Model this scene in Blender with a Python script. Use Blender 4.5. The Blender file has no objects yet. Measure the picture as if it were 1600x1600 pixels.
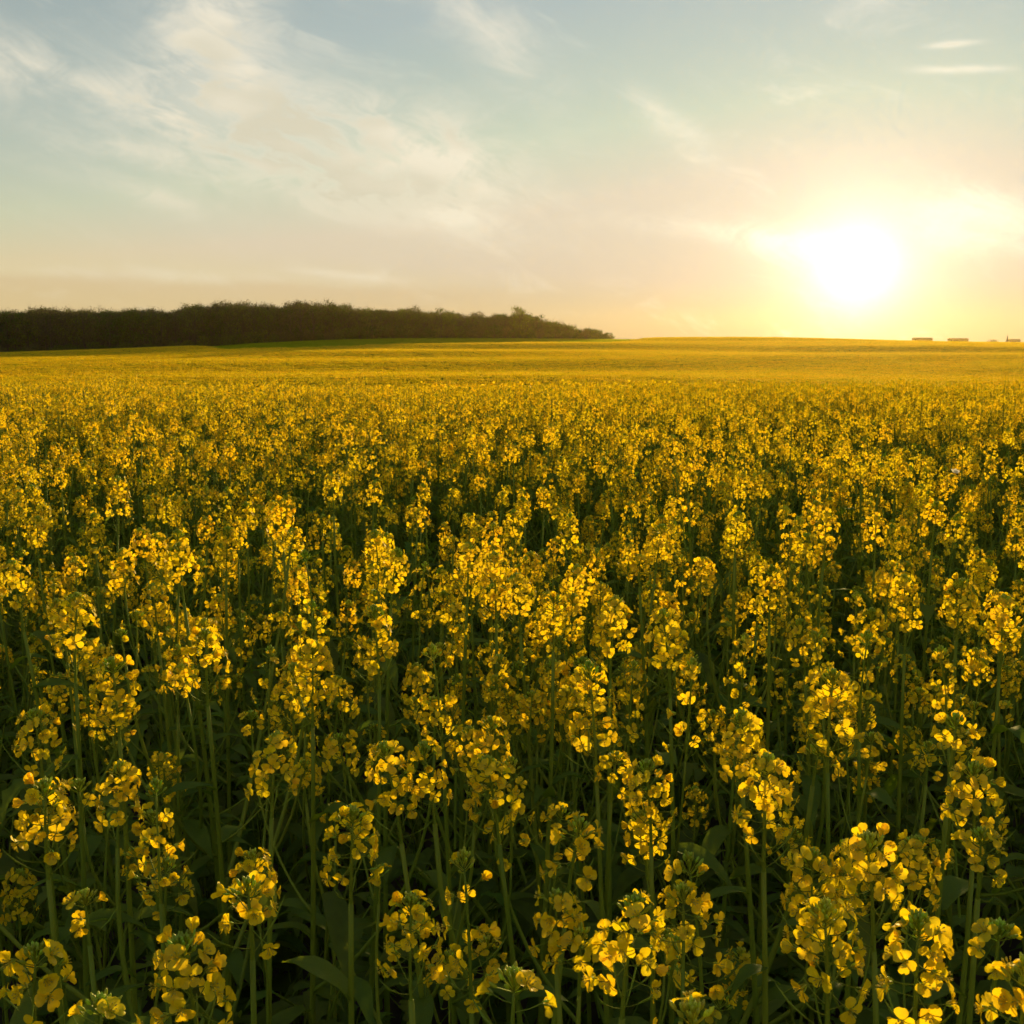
import bpy, math, random
import numpy as np
from mathutils import Vector, Matrix, Euler

R = math.radians
sc = bpy.context.scene
COL = sc.collection

# ------------------------------------------------------------------ camera
CAM_H = 1.66
PITCH = 8.45
F_PX = 1716.0                                   # focal length in pixels of a 1600 px wide picture
cam_d = bpy.data.cameras.new('camera')
cam = bpy.data.objects.new('camera', cam_d)
COL.objects.link(cam)
sc.camera = cam
cam.location = (0, 0, CAM_H)
cam.rotation_euler = (R(90 - PITCH), 0, 0)
cam_d.sensor_width = 36.0
cam_d.lens = 36.0 * F_PX / 1600.0
cam_d.clip_start = 0.05
cam_d.clip_end = 12000
cam_d.dof.use_dof = True
cam_d.dof.focus_distance = 1.35
cam_d.dof.aperture_fstop = 38.6 / 1.2            # small aperture: far things only slightly soft

# ------------------------------------------------------------------ sun
SUN_AZ, SUN_EL = 17.1, 3.95                      # degrees: right of straight ahead (+Y), above the horizon
sun_dir = Vector((math.sin(R(SUN_AZ)) * math.cos(R(SUN_EL)), math.cos(R(SUN_AZ)) * math.cos(R(SUN_EL)), math.sin(R(SUN_EL))))
sun_d = bpy.data.lights.new('sun', 'SUN')
sun_d.energy = 5.0
sun_d.angle = R(0.53)
sun_d.color = (1.0, 0.69, 0.25)
sun = bpy.data.objects.new('sun', sun_d)
COL.objects.link(sun)
sun.rotation_euler = sun_dir.to_track_quat('Z', 'Y').to_euler()
sun.location = (60, 200, 40)

# ------------------------------------------------------------------ render look
sc.view_settings.view_transform = 'Standard'
sc.view_settings.look = 'None'
sc.view_settings.exposure = 0.63
sc.view_settings.gamma = 1.0
sc.render.engine = 'CYCLES'
sc.cycles.use_denoising = True
sc.cycles.max_bounces = 8
sc.cycles.diffuse_bounces = 6
sc.cycles.glossy_bounces = 2
sc.cycles.transmission_bounces = 6
sc.cycles.volume_bounces = 0
sc.cycles.transparent_max_bounces = 6
sc.cycles.sample_clamp_indirect = 4.0
sc.cycles.use_adaptive_sampling = True
sc.cycles.adaptive_threshold = 0.03
sc.cycles.adaptive_min_samples = 16

# ------------------------------------------------------------------ world: sky, sun glow, thin cirrus
SKY_STRENGTH = 0.118


class S:
    """A shader value with arithmetic: builds math nodes in the tree."""
    nt = None

    def __init__(s, sock):
        s.k = sock

    @staticmethod
    def op(o, *a):
        n = S.nt.nodes.new('ShaderNodeMath')
        n.operation = o
        for i, v in enumerate(a):
            if isinstance(v, S):
                S.nt.links.new(v.k, n.inputs[i])
            else:
                n.inputs[i].default_value = v
        return S(n.outputs[0])

    def __add__(s, b): return S.op('ADD', s, b)
    __radd__ = __add__
    def __sub__(s, b): return S.op('SUBTRACT', s, b)
    def __rsub__(s, b): return S.op('SUBTRACT', b, s)
    def __mul__(s, b): return S.op('MULTIPLY', s, b)
    __rmul__ = __mul__
    def __truediv__(s, b): return S.op('DIVIDE', s, b)
    def exp(s): return S.op('EXPONENT', s)
    def pow(s, b): return S.op('POWER', s, b)
    def clamp(s): return S.op('MINIMUM', S.op('MAXIMUM', s, 0.0), 1.0)

    def smooth(s, a, b, lo=0.0, hi=1.0):
        n = S.nt.nodes.new('ShaderNodeMapRange')
        n.interpolation_type = 'SMOOTHSTEP'
        for i, v in enumerate((s, a, b, lo, hi)):
            if isinstance(v, S):
                S.nt.links.new(v.k, n.inputs[i])
            else:
                n.inputs[i].default_value = v
        return S(n.outputs[0])


def vec(x, y, z):
    n = S.nt.nodes.new('ShaderNodeCombineXYZ')
    for i, v in enumerate((x, y, z)):
        if isinstance(v, S):
            S.nt.links.new(v.k, n.inputs[i])
        else:
            n.inputs[i].default_value = v
    return n.outputs[0]


def noise(v, scale, detail=4, rough=0.55, dist=0.0):
    n = S.nt.nodes.new('ShaderNodeTexNoise')
    S.nt.links.new(v, n.inputs['Vector'])
    n.inputs['Scale'].default_value = scale
    n.inputs['Detail'].default_value = detail
    n.inputs['Roughness'].default_value = rough
    n.inputs['Distortion'].default_value = dist
    return S(n.outputs['Fac'])


def mixc(fac, a, b, mode='MIX'):
    n = S.nt.nodes.new('ShaderNodeMix')
    n.data_type = 'RGBA'
    n.blend_type = mode
    n.clamp_factor = True
    for i, v in ((0, fac), (6, a), (7, b)):
        if isinstance(v, S):
            S.nt.links.new(v.k, n.inputs[i])
        elif isinstance(v, bpy.types.NodeSocket):
            S.nt.links.new(v, n.inputs[i])
        elif isinstance(v, (tuple, list)):
            n.inputs[i].default_value = (*v, 1.0)
        else:
            n.inputs[i].default_value = v
    return n.outputs[2]


def scale_col(col, fac):
    """col (tuple) times a scalar"""
    return vec(*(fac * c for c in col))


def addv(a, b):
    n = S.nt.nodes.new('ShaderNodeVectorMath')
    n.operation = 'ADD'
    S.nt.links.new(a, n.inputs[0])
    S.nt.links.new(b, n.inputs[1])
    return n.outputs[0]


world = bpy.data.worlds.new('World')
sc.world = world
world.use_nodes = True
nt = world.node_tree
S.nt = nt
bg = nt.nodes['Background']
bg.inputs[1].default_value = SKY_STRENGTH
sky = nt.nodes.new('ShaderNodeTexSky')
sky.sky_type = 'NISHITA'
sky.sun_disc = False
sky.sun_elevation = R(SUN_EL)
sky.sun_rotation = R(SUN_AZ)
sky.altitude = 120
sky.air_density = 1.0
sky.dust_density = 0.05
sky.ozone_density = 1.0
tc = nt.nodes.new('ShaderNodeTexCoord')
sep = nt.nodes.new('ShaderNodeSeparateXYZ')
nt.links.new(tc.outputs['Generated'], sep.inputs[0])
dx, dy, dz = (S(sep.outputs[i]) for i in range(3))
DEG = 180 / math.pi
EL = S.op('ARCSINE', dz) * DEG
AZ = S.op('ARCTAN2', dx, dy) * DEG
dotn = nt.nodes.new('ShaderNodeVectorMath')
dotn.operation = 'DOT_PRODUCT'
nt.links.new(tc.outputs['Generated'], dotn.inputs[0])
dotn.inputs[1].default_value = sun_dir
ANG = S.op('ARCCOSINE', S.op('MINIMUM', S(dotn.outputs['Value']), 0.999999)) * DEG

# glow round the sun: forward scattering by thin cirrus and dust
glow1 = (ANG * (-1 / 1.25)).exp() * 2.1
glow2 = (ANG * (-1 / 3.0)).exp() * 0.42
glow3 = (ANG * (-1 / 11.0)).exp() * 0.11
k = 0.67 / SKY_STRENGTH                         # picture brightness 1.0 in sky units at this exposure
glow = addv(addv(scale_col((1.0 * k, 0.93 * k, 0.72 * k), glow1), scale_col((1.0 * k, 0.80 * k, 0.50 * k), glow2)),
            scale_col((1.0 * k, 0.76 * k, 0.56 * k), glow3))

# cirrus: fibrous noise along the wind, thicker where the clouds below stand
flat = vec(AZ * 0.055, EL * 0.13, 0.0)
warp = noise(flat, 1.3, 3, 0.5)
th = R(-24)
ua = AZ * math.cos(th) + EL * math.sin(th) + warp * 9.0
ub = EL * math.cos(th) - AZ * math.sin(th) + warp * 5.0
fib = noise(vec(ua * 0.075, ub * 0.30, 0.7), 1.8, 10, 0.62, 0.5)
puff = noise(vec(AZ * 0.13 + warp, EL * 0.24, 3.1), 2.3, 10, 0.64, 0.6)
wisp = (fib * 0.5 + puff * 0.55).smooth(0.40, 0.63)
generic = fib.smooth(0.48, 0.80) * puff.smooth(0.40, 0.70) * 0.55


# az, el, half length, half width (degrees), tilt (degrees, + = rises to the right), thickness
CLOUDS = [
    (-14.9, 14.0, 2.3, 3.8, -12, 0.85), (-12.6, 16.6, 1.5, 2.2, -18, 0.40),
    (-9.6, 10.0, 7.8, 2.4, -11, 1.25), (-3.6, 9.0, 3.5, 2.0, -22, 1.05), (-14.0, 11.6, 3.2, 1.5, -8, 0.75),
    (-6.4, 7.0, 6.5, 0.8, -9, 0.60), (-9.0, 8.4, 2.8, 0.6, -14, 0.45),
    (-23.4, 12.4, 2.8, 1.4, -30, 0.55), (-19.2, 9.3, 3.2, 0.6, -13, 0.55), (-18.6, 7.5, 4.2, 0.5, -12, 0.50),
    (-19.5, 11.8, 3.0, 0.7, -25, 0.35),
    (-1.2, 15.2, 5.2, 1.4, -42, 0.50), (-7.5, 17.3, 1.8, 0.5, -5, 0.5), (8.0, 10.7, 2.6, 0.8, -36, 0.55),
    (20.9, 13.7, 1.0, 0.13, 0, 0.85), (21.4, 12.6, 1.7, 0.16, -4, 0.95), (17.6, 16.2, 2.4, 0.7, 25, 0.35),
    (11.6, 5.7, 4.8, 0.55, -7, 0.75), (13.6, 5.1, 2.6, 0.9, -12, 0.7),
    (23.0, 6.4, 3.0, 1.1, -6, 0.95), (20.6, 5.3, 1.6, 1.0, -35, 0.4), (24.5, 5.2, 3.0, 0.9, 0, 0.55),
    (-8.6, 3.7, 2.2, 0.22, -5, 0.55), (-18.0, 3.5, 9.0, 0.32, -1, 0.35),
]
dens = generic
for (a, e, hl, hw, t, s_) in CLOUDS:
    ct, st = math.cos(R(t)), math.sin(R(t))
    da, de = AZ - a, EL - e
    u = (da * ct + de * st) * (1 / hl)
    v = (de * ct - da * st) * (1 / hw)
    g = ((u * u + v * v) * -1.0).exp() * s_
    dens = dens + g * (wisp * 0.85 + 0.25)
dens = dens.clamp()
thin = dens * 0.95
near_sun = (ANG * (-1 / 8.0)).exp()
ccol = addv(scale_col((0.82 * k, 0.74 * k, 0.55 * k), near_sun * 0.55 + 0.98 + EL.smooth(0, 18) * 0.05),
            scale_col((0.0, 0.02 * k, 0.06 * k), EL.smooth(2, 16)))
# thick middles are greyer than lit edges
grey = dens.smooth(0.5, 1.0) * noise(flat, 2.6, 2, 0.5).smooth(0.38, 0.62) * (1.0 - near_sun.smooth(0.1, 0.5))
ccol = mixc(grey * 0.6, ccol, (0.58 * k, 0.54 * k, 0.39 * k))
# low haze band lying on the horizon
band = (EL * (-1 / 3.6)).exp()
bandcol = mixc(ANG.smooth(34, 8), (0.74 * k, 0.55 * k, 0.29 * k), (0.50 * k, 0.335 * k, 0.19 * k))
cap = nt.nodes.new('ShaderNodeVectorMath')             # the forward peak of the clear sky is the glow above
cap.operation = 'MINIMUM'
nt.links.new(sky.outputs[0], cap.inputs[0])
cap.inputs[1].default_value = (0.80 * k, 0.70 * k, 0.52 * k)
veil = mixc(0.34, cap.outputs[0], scale_col((0.54 * k, 0.52 * k, 0.43 * k), (ANG * (-1 / 25.0)).exp() * 0.62 + 0.66))          # thin cirrostratus over the whole sky
base = mixc(band.clamp() * 0.92, veil, bandcol)
# a flat greyish-mauve cloud bank low over the horizon, away from the sun
edge = EL + AZ * 0.025 + (noise(vec(AZ * 0.10, EL * 0.35, 5.0), 2.0, 6, 0.55) - 0.5) * 1.1
bank = edge.smooth(3.4, 2.6) * ANG.smooth(12, 24) * 0.36
base = mixc(bank, base, (0.60 * k, 0.42 * k, 0.24 * k))
full = mixc(thin, base, ccol)
full = addv(full, glow)
nt.links.new(full, bg.inputs[0])

# ------------------------------------------------------------------ mesh tools
rng = random.Random(11)
nrng = np.random.default_rng(11)


class MB:
    """Collects polygons of several materials into one mesh."""

    def __init__(s):
        s.v, s.f, s.m, s.n = [], [], [], 0

    def add(s, V, F, mat=0):
        V = np.asarray(V, dtype=np.float64).reshape(-1, 3)
        s.v.append(V)
        for f in F:
            s.f.append(tuple(i + s.n for i in f))
        s.m.extend([mat] * len(F))
        s.n += len(V)

    def join(s, o, M=None):
        if o.n == 0:
            return
        V = np.concatenate(o.v)
        if M is not None:
            A = np.array(M)
            V = V @ A[:3, :3].T + A[:3, 3]
        s.v.append(V)
        k = s.n
        s.f.extend([tuple(i + k for i in f) for f in o.f])
        s.m.extend(o.m)
        s.n += len(V)

    def mesh(s, name, mats, smooth=True):
        me = bpy.data.meshes.new(name)
        V = np.concatenate(s.v) if s.v else np.zeros((0, 3))
        me.from_pydata(V.tolist(), [], s.f)
        for m in mats:
            me.materials.append(m)
        me.polygons.foreach_set('material_index', s.m)
        if smooth:
            me.polygons.foreach_set('use_smooth', [True] * len(s.f))
        me.update()
        return me


def frame(d):
    d = d / (np.linalg.norm(d) + 1e-12)
    a = np.array((0, 0, 1.0)) if abs(d[2]) < 0.9 else np.array((1.0, 0, 0))
    x = np.cross(a, d)
    x /= np.linalg.norm(x)
    return x, np.cross(d, x), d


def tube(mb, P, rad, sides=5, mat=0, cap=True):
    P = np.asarray(P, float)
    n = len(P)
    V, F = [], []
    T = np.gradient(P, axis=0)
    x, y, _ = frame(T[0])
    for i in range(n):
        d = T[i] / (np.linalg.norm(T[i]) + 1e-12)
        x = x - d * np.dot(x, d)
        x /= np.linalg.norm(x) + 1e-12
        y = np.cross(d, x)
        for k_ in range(sides):
            a = 2 * math.pi * k_ / sides
            V.append(P[i] + rad[i] * (math.cos(a) * x + math.sin(a) * y))
    for i in range(n - 1):
        for k_ in range(sides):
            j = (k_ + 1) % sides
            F.append((i * sides + k_, i * sides + j, (i + 1) * sides + j, (i + 1) * sides + k_))
    if cap:
        F.append(tuple((n - 1) * sides + k_ for k_ in range(sides)))
    mb.add(V, F, mat)


def spindle(mb, p, d, L, r, sides=5, mat=0, shape=((0, .35), (.3, 1.0), (.7, .85), (1.0, .15))):
    x, y, d = frame(np.asarray(d, float))
    P = [p + d * (L * t) for t, _ in shape]
    tube(mb, P, [r * q for _, q in shape], sides, mat)


def mat4(x, y, z, p):
    M = np.eye(4)
    M[:3, 0], M[:3, 1], M[:3, 2], M[:3, 3] = x, y, z, p
    return M


def rot_to(d, spin, p, s=1.0):
    x, y, d = frame(np.asarray(d, float))
    c, n = math.cos(spin), math.sin(spin)
    return mat4((c * x + n * y) * s, (c * y - n * x) * s, d * s, p)


# ------------------------------------------------------------------ materials
def new_mat(name):
    m = bpy.data.materials.new(name)
    m.use_nodes = True
    n = m.node_tree
    n.nodes.clear()
    out = n.nodes.new('ShaderNodeOutputMaterial')
    S.nt = n
    return m, n, out


def leafy(name, col, tcol, trans, var=0.16, hue=0.012, gloss=0.03, rough=0.45, nscale=0, namp=0.0):
    """thin living tissue: diffuse + translucent, with a little gloss; colour varies from piece to piece"""
    m, n, out = new_mat(name)
    geo = n.nodes.new('ShaderNodeNewGeometry')
    oi = n.nodes.new('ShaderNodeObjectInfo')
    r1 = S(geo.outputs['Random Per Island'])
    r2 = S(oi.outputs['Random'])
    val = (r1 - 0.5) * (2 * var) + (r2 - 0.5) * var + 1.0
    if nscale:
        t = n.nodes.new('ShaderNodeTexCoord')
        val = val + (noise(t.outputs['Object'], nscale, 3, 0.6) - 0.5) * namp
    hs = []
    for c in (col, tcol):
        h = n.nodes.new('ShaderNodeHueSaturation')
        h.inputs['Color'].default_value = (*c, 1)
        n.links.new(val.k, h.inputs['Value'])
        n.links.new(((r1 - r2) * (2 * hue) + 0.5).k, h.inputs['Hue'])
        hs.append(h.outputs[0])
    d = n.nodes.new('ShaderNodeBsdfDiffuse')
    t = n.nodes.new('ShaderNodeBsdfTranslucent')
    n.links.new(hs[0], d.inputs[0])
    n.links.new(hs[1], t.inputs[0])
    mx = n.nodes.new('ShaderNodeMixShader')
    mx.inputs[0].default_value = trans
    n.links.new(d.outputs[0], mx.inputs[1])
    n.links.new(t.outputs[0], mx.inputs[2])
    g = n.nodes.new('ShaderNodeBsdfGlossy')
    g.inputs['Roughness'].default_value = rough
    g.inputs['Color'].default_value = (1, 1, 1, 1)
    m2 = n.nodes.new('ShaderNodeMixShader')
    m2.inputs[0].default_value = gloss
    n.links.new(mx.outputs[0], m2.inputs[1])
    n.links.new(g.outputs[0], m2.inputs[2])
    n.links.new(m2.outputs[0], out.inputs[0])
    return m


def solid(name, col, col2=None, nscale=3.0, rough=0.85, bump=0.0, bscale=20.0):
    m, n, out = new_mat(name)
    b = n.nodes.new('ShaderNodeBsdfPrincipled')
    b.inputs['Roughness'].default_value = rough
    t = n.nodes.new('ShaderNodeTexCoord')
    if col2:
        f = noise(t.outputs['Object'], nscale, 6, 0.6)
        n.links.new(mixc(f.smooth(0.35, 0.65), col, col2), b.inputs['Base Color'])
    else:
        b.inputs['Base Color'].default_value = (*col, 1)
    if bump:
        bn = n.nodes.new('ShaderNodeBump')
        bn.inputs['Strength'].default_value = bump
        n.links.new(noise(t.outputs['Object'], bscale, 6, 0.65).k, bn.inputs['Height'])
        n.links.new(bn.outputs[0], b.inputs['Normal'])
    n.links.new(b.outputs[0], out.inputs[0])
    return m


M_PETAL = leafy('petal_yellow', (0.80, 0.61, 0.010), (0.92, 0.64, 0.008), 0.52, 0.15, 0.010, 0.014, 0.4, 320, 0.30)
M_BUD = leafy('bud_green', (0.42, 0.50, 0.028), (0.52, 0.60, 0.022), 0.34, 0.22, 0.02, 0.03, 0.4)
M_STEM = leafy('stem_green', (0.19, 0.245, 0.018), (0.25, 0.32, 0.014), 0.12, 0.16, 0.01, 0.015, 0.5)
M_LEAF = leafy('leaf_green', (0.105, 0.160, 0.014), (0.22, 0.31, 0.010), 0.38, 0.25, 0.015, 0.012, 0.5, 60, 0.5)
M_ANTHER = leafy('anther', (0.60, 0.50, 0.05), (0.5, 0.4, 0.03), 0.2, 0.1, 0.0, 0.02)
MP = [M_PETAL, M_BUD, M_STEM, M_LEAF, M_ANTHER]
PETAL, BUD, STEM, LEAF, ANTHER = range(5)
M_SOIL = solid('soil', (0.050, 0.036, 0.022), (0.085, 0.062, 0.038), 6.0, 0.95, 0.6, 14)
M_BARK = solid('bark', (0.060, 0.046, 0.032), (0.10, 0.08, 0.06), 4.0, 0.95)


# ------------------------------------------------------------------ rapeseed: flowers, heads, stems
def make_flower(r, hi, openness, droop):
    """four rounded petals on narrow claws above a calyx, stamens in the middle; axis +Z, metres"""
    mb = MB()
    rows = [(0, .16), (.18, .24), (.36, .62), (.58, .97), (.78, .98), (.92, .70), (1.0, .34)] if hi else [(0, .18), (.34, .6), (.68, 1.0), (1.0, .50)]
    cols = [-1, -.36, .36, 1] if hi else [-1, 0, 1]
    for k_ in range(4):
        az = k_ * math.pi / 2 + r.uniform(-.16, .16) + (0.18 if k_ % 2 else -0.18)
        L = r.uniform(.0104, .0126)
        W = r.uniform(.0043, .0054)
        op = openness + r.uniform(-.22, .22)
        dr = droop + r.uniform(-.25, .25)
        tw = r.uniform(-.35, .35)
        ph = r.uniform(0, 6)
        V = []
        rr, z, prev = .0008, .0032, 0
        for v, w in rows:
            ang = .12 + (op - .12) * min(1, v / .38) + dr * max(0, v - .4)
            rr += (v - prev) * L * math.sin(ang)
            z += (v - prev) * L * math.cos(ang)
            prev = v
            for c in cols:
                side = c * w * W
                cup = (.22 * abs(c) ** 2 * w * W) + .0008 * math.sin(ph + 5 * v + 2.6 * c) * v
                # petal normal leans back towards the axis
                nr, nz = -math.cos(ang), math.sin(ang)
                rad = rr + nr * cup - abs(c) ** 3 * .0006 * v - (.0009 * v ** 6 if abs(c) < .5 else 0)
                zz = z + nz * cup + tw * side * v * .8
                V.append((rad * math.cos(az) - side * math.sin(az), rad * math.sin(az) + side * math.cos(az), zz))
        nc = len(cols)
        F = [(i * nc + j, i * nc + j + 1, (i + 1) * nc + j + 1, (i + 1) * nc + j) for i in range(len(rows) - 1) for j in range(nc - 1)]
        mb.add(V, F, PETAL)
    if hi:
        for k_ in range(4):
            a = k_ * math.pi / 2 + .78
            spindle(mb, np.array((math.cos(a) * .0010, math.sin(a) * .0010, 0)), (math.cos(a) * .34, math.sin(a) * .34, 1), .0062, .0009, 4, BUD)
        for k_ in range(6):
            a = k_ * math.pi / 3 + .3
            p = np.array((math.cos(a) * .0009, math.sin(a) * .0009, .003))
            d = np.array((math.cos(a) * .28, math.sin(a) * .28, 1))
            tube(mb, [p, p + d * .0052], [.00025, .0002], 3, ANTHER, False)
            spindle(mb, p + d * .0050, (math.cos(a) * .5, math.sin(a) * .5, 1), .0024, .0007, 4, ANTHER)
    else:
        spindle(mb, np.array((0, 0, 0.)), (0, 0, 1), .0090, .0017, 4, ANTHER)
    return mb


FL_SPEC = [(1.35, .35), (1.45, .7), (1.15, .3), (1.2, .9), (.85, .35), (.65, .5), (1.5, .2), (1.0, .7), (.42, .25), (1.3, 1.2)]
FL_HI = [make_flower(random.Random(100 + i), True, *s_) for i, s_ in enumerate(FL_SPEC)]
FL_LO = [make_flower(random.Random(100 + i), False, *s_) for i, s_ in enumerate(FL_SPEC)]
GA = 2.39996


def make_head(r, kind):
    """a raceme: axis with buds on top, open flowers round and below them, young pods at the foot.
    Returns stalk, buds, flower placements and the height of the top."""
    stalk, buds, fl = MB(), MB(), []
    nf, L, npod, nb = {'full': (r.randint(16, 23), .098, 6, 30), 'tall': (r.randint(22, 27), .125, 8, 26),
                       'small': (r.randint(9, 13), .065, 2, 18), 'budding': (r.randint(3, 5), .045, 1, 26),
                       'loose': (r.randint(12, 16), .135, 8, 20)}[kind]
    L *= r.uniform(.9, 1.12)
    bend = np.array((r.uniform(-.10, .10), r.uniform(-.10, .10)))

    def axis(t):
        return np.array((bend[0] * L * t * t, bend[1] * L * t * t, L * t))
    ts = np.linspace(0, 1, 6)
    tube(stalk, [axis(t) for t in ts], [.0021 - .0010 * t for t in ts], 6, STEM)
    a0 = r.uniform(0, 6.28)
    for i in range(npod):
        t = .02 + .26 * (i + r.random() * .6) / npod
        a = a0 + i * GA + r.uniform(-.3, .3)
        el = r.uniform(.15, .65)
        d = np.array((math.cos(a) * math.cos(el), math.sin(a) * math.cos(el), math.sin(el)))
        p = axis(t)
        pl = r.uniform(.014, .022)
        q = p + d * pl
        tube(stalk, [p, p + d * pl * .5 - np.array((0, 0, .0008)), q], [.0006, .0005, .0005], 4, STEM, False)
        sl = r.uniform(.012, .040)
        up = d * .75 + np.array((0, 0, .75))
        tube(stalk, [q, q + d * sl * .4 + np.array((0, 0, .1 * sl)), q + d * sl * .4 + up * sl * .5], [.0006, .0011, .0003], 5, STEM)
    for i in range(nf):
        u = (i + .5) / nf
        t = .36 + .60 * u ** .85 + r.uniform(-.02, .02)
        if kind == 'loose':
            t = .12 + .82 * u ** 1.3
        a = a0 + 2 + i * GA + r.uniform(-.35, .35)
        el = -.02 + .75 * u ** 1.2 + r.uniform(-.22, .22)
        pl = (.0245 - .009 * u) * r.uniform(.75, 1.2)
        d = np.array((math.cos(a) * math.cos(el), math.sin(a) * math.cos(el), math.sin(el)))
        p = axis(t)
        q = p + d * pl
        tube(stalk, [p, p + d * pl * .55 + np.array((0, 0, -.0012)), q], [.0006, .0005, .0006], 4, STEM, False)
        fd = d + np.array((r.uniform(-.4, .4), r.uniform(-.4, .4), r.uniform(-.55, .22)))
        w = [4, 3, 3, 3, 2, 1.5, 3, 3, .8 + 1.6 * u, 2]
        vi = r.choices(range(len(FL_SPEC)), w)[0]
        fl.append((rot_to(fd, r.uniform(0, 6.28), q, r.uniform(.82, 1.08)), vi))
    top = axis(1.0)
    for i in range(nb):
        u = (i + .5) / nb
        a = i * GA + r.uniform(-.2, .2)
        el = .18 + 1.25 * u ** .8
        rad = .0125 - .006 * u
        d = np.array((math.cos(a) * math.cos(el), math.sin(a) * math.cos(el), math.sin(el)))
        p = axis(.93 + .07 * u)
        q = p + d * rad * r.uniform(.75, 1.1) + np.array((0, 0, .002 + .004 * u))
        tube(buds, [p, q], [.0005, .0005], 3, BUD, False)
        spindle(buds, q - d * .0005, d + np.array((0, 0, .55)), r.uniform(.0058, .0082) * (1.1 - .45 * u), .0016, 5, BUD,
                ((0, .5), (.3, 1.0), (.72, .85), (1.0, .25)))
    return {'stalk': stalk, 'buds': buds, 'fl': fl, 'top': L + .012, 'kind': kind}


HEAD_KINDS = ['full', 'full', 'full', 'tall', 'tall', 'small', 'small', 'small', 'budding', 'loose', 'loose', 'full']
HEADS = [make_head(random.Random(300 + i), kd) for i, kd in enumerate(HEAD_KINDS)]
KIND_IDX = {kd: [i for i, h in enumerate(HEAD_KINDS) if h == kd] for kd in set(HEAD_KINDS)}


def make_stem(r):
    """main stem of unit height, gently curved; returns the mesh and its curve"""
    bx, by = r.uniform(-.05, .05), r.uniform(-.05, .05)
    wx, ph = r.uniform(-.012, .012), r.uniform(0, 6)

    def c(t):
        return np.array((bx * t * t + wx * math.sin(5 * t + ph), by * t * t + wx * math.cos(4 * t + ph), t))
    mb = MB()
    ts = np.linspace(0, 1, 14)
    tube(mb, [c(t) - c(0) for t in ts], [.0060 - .0038 * t for t in ts], 7, STEM)
    return mb, (lambda t: c(t) - c(0))


def make_branch(r):
    """side branch of unit rise, leaving outward along +X and turning up"""
    out = r.uniform(.42, .85)
    wob = r.uniform(-.05, .05)

    def c(t):
        return np.array((out * (1 - (1 - t) ** 2.0), wob * math.sin(3 * t), t ** 1.15))
    mb = MB()
    ts = np.linspace(0, 1, 10)
    tube(mb, [c(t) for t in ts], [.0090 - .0038 * t for t in ts], 6, STEM)
    return mb, c(1), c(1) - c(.9)


def make_leaf(r, lobed):
    """clasping leaf of unit length along +X, upper face +Z, arching"""
    mb = MB()
    n = 9 if lobed else 7
    V = []
    w0 = r.uniform(.085, .125) * (1.3 if lobed else 1)
    ph = r.uniform(0, 6)
    for i in range(n):
        t = i / (n - 1)
        w = w0 * (.75 + .5 * math.sin(math.pi * min(1, t * 1.15))) * (1 - t ** 4) + .006
        if lobed and i % 2 and t < .65:
            w *= .5
        x = t * (1 - .16 * t)
        z = .42 * t - .62 * t * t
        for c in (-1, -.45, 0, .45, 1):
            V.append((x, c * w, z + .22 * w * c * c + .03 * math.sin(7 * t + ph + 2.4 * c) * abs(c)))
    F = [(i * 5 + j, (i + 1) * 5 + j, (i + 1) * 5 + j + 1, i * 5 + j + 1) for i in range(n - 1) for j in range(4)]
    mb.add(V, F, LEAF)
    return mb


STEMS = [make_stem(random.Random(500 + i)) for i in range(8)]
BRANCHES = [make_branch(random.Random(600 + i)) for i in range(8)]
LEAVES = [make_leaf(random.Random(700 + i), i >= 3) for i in range(6)]


def T(p):
    M = np.eye(4)
    M[:3, 3] = p
    return M


def rotz(a):
    c, n = math.cos(a), math.sin(a)
    return np.array(((c, -n, 0, 0), (n, c, 0, 0), (0, 0, 1, 0), (0, 0, 0, 1.0)))


def roty(a):
    c, n = math.cos(a), math.sin(a)
    return np.array(((c, 0, n, 0), (0, 1, 0, 0), (-n, 0, c, 0), (0, 0, 0, 1.0)))


def scl(sx, sy=None, sz=None):
    return np.diag((sx, sx if sy is None else sy, sx if sz is None else sz, 1.0))


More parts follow.
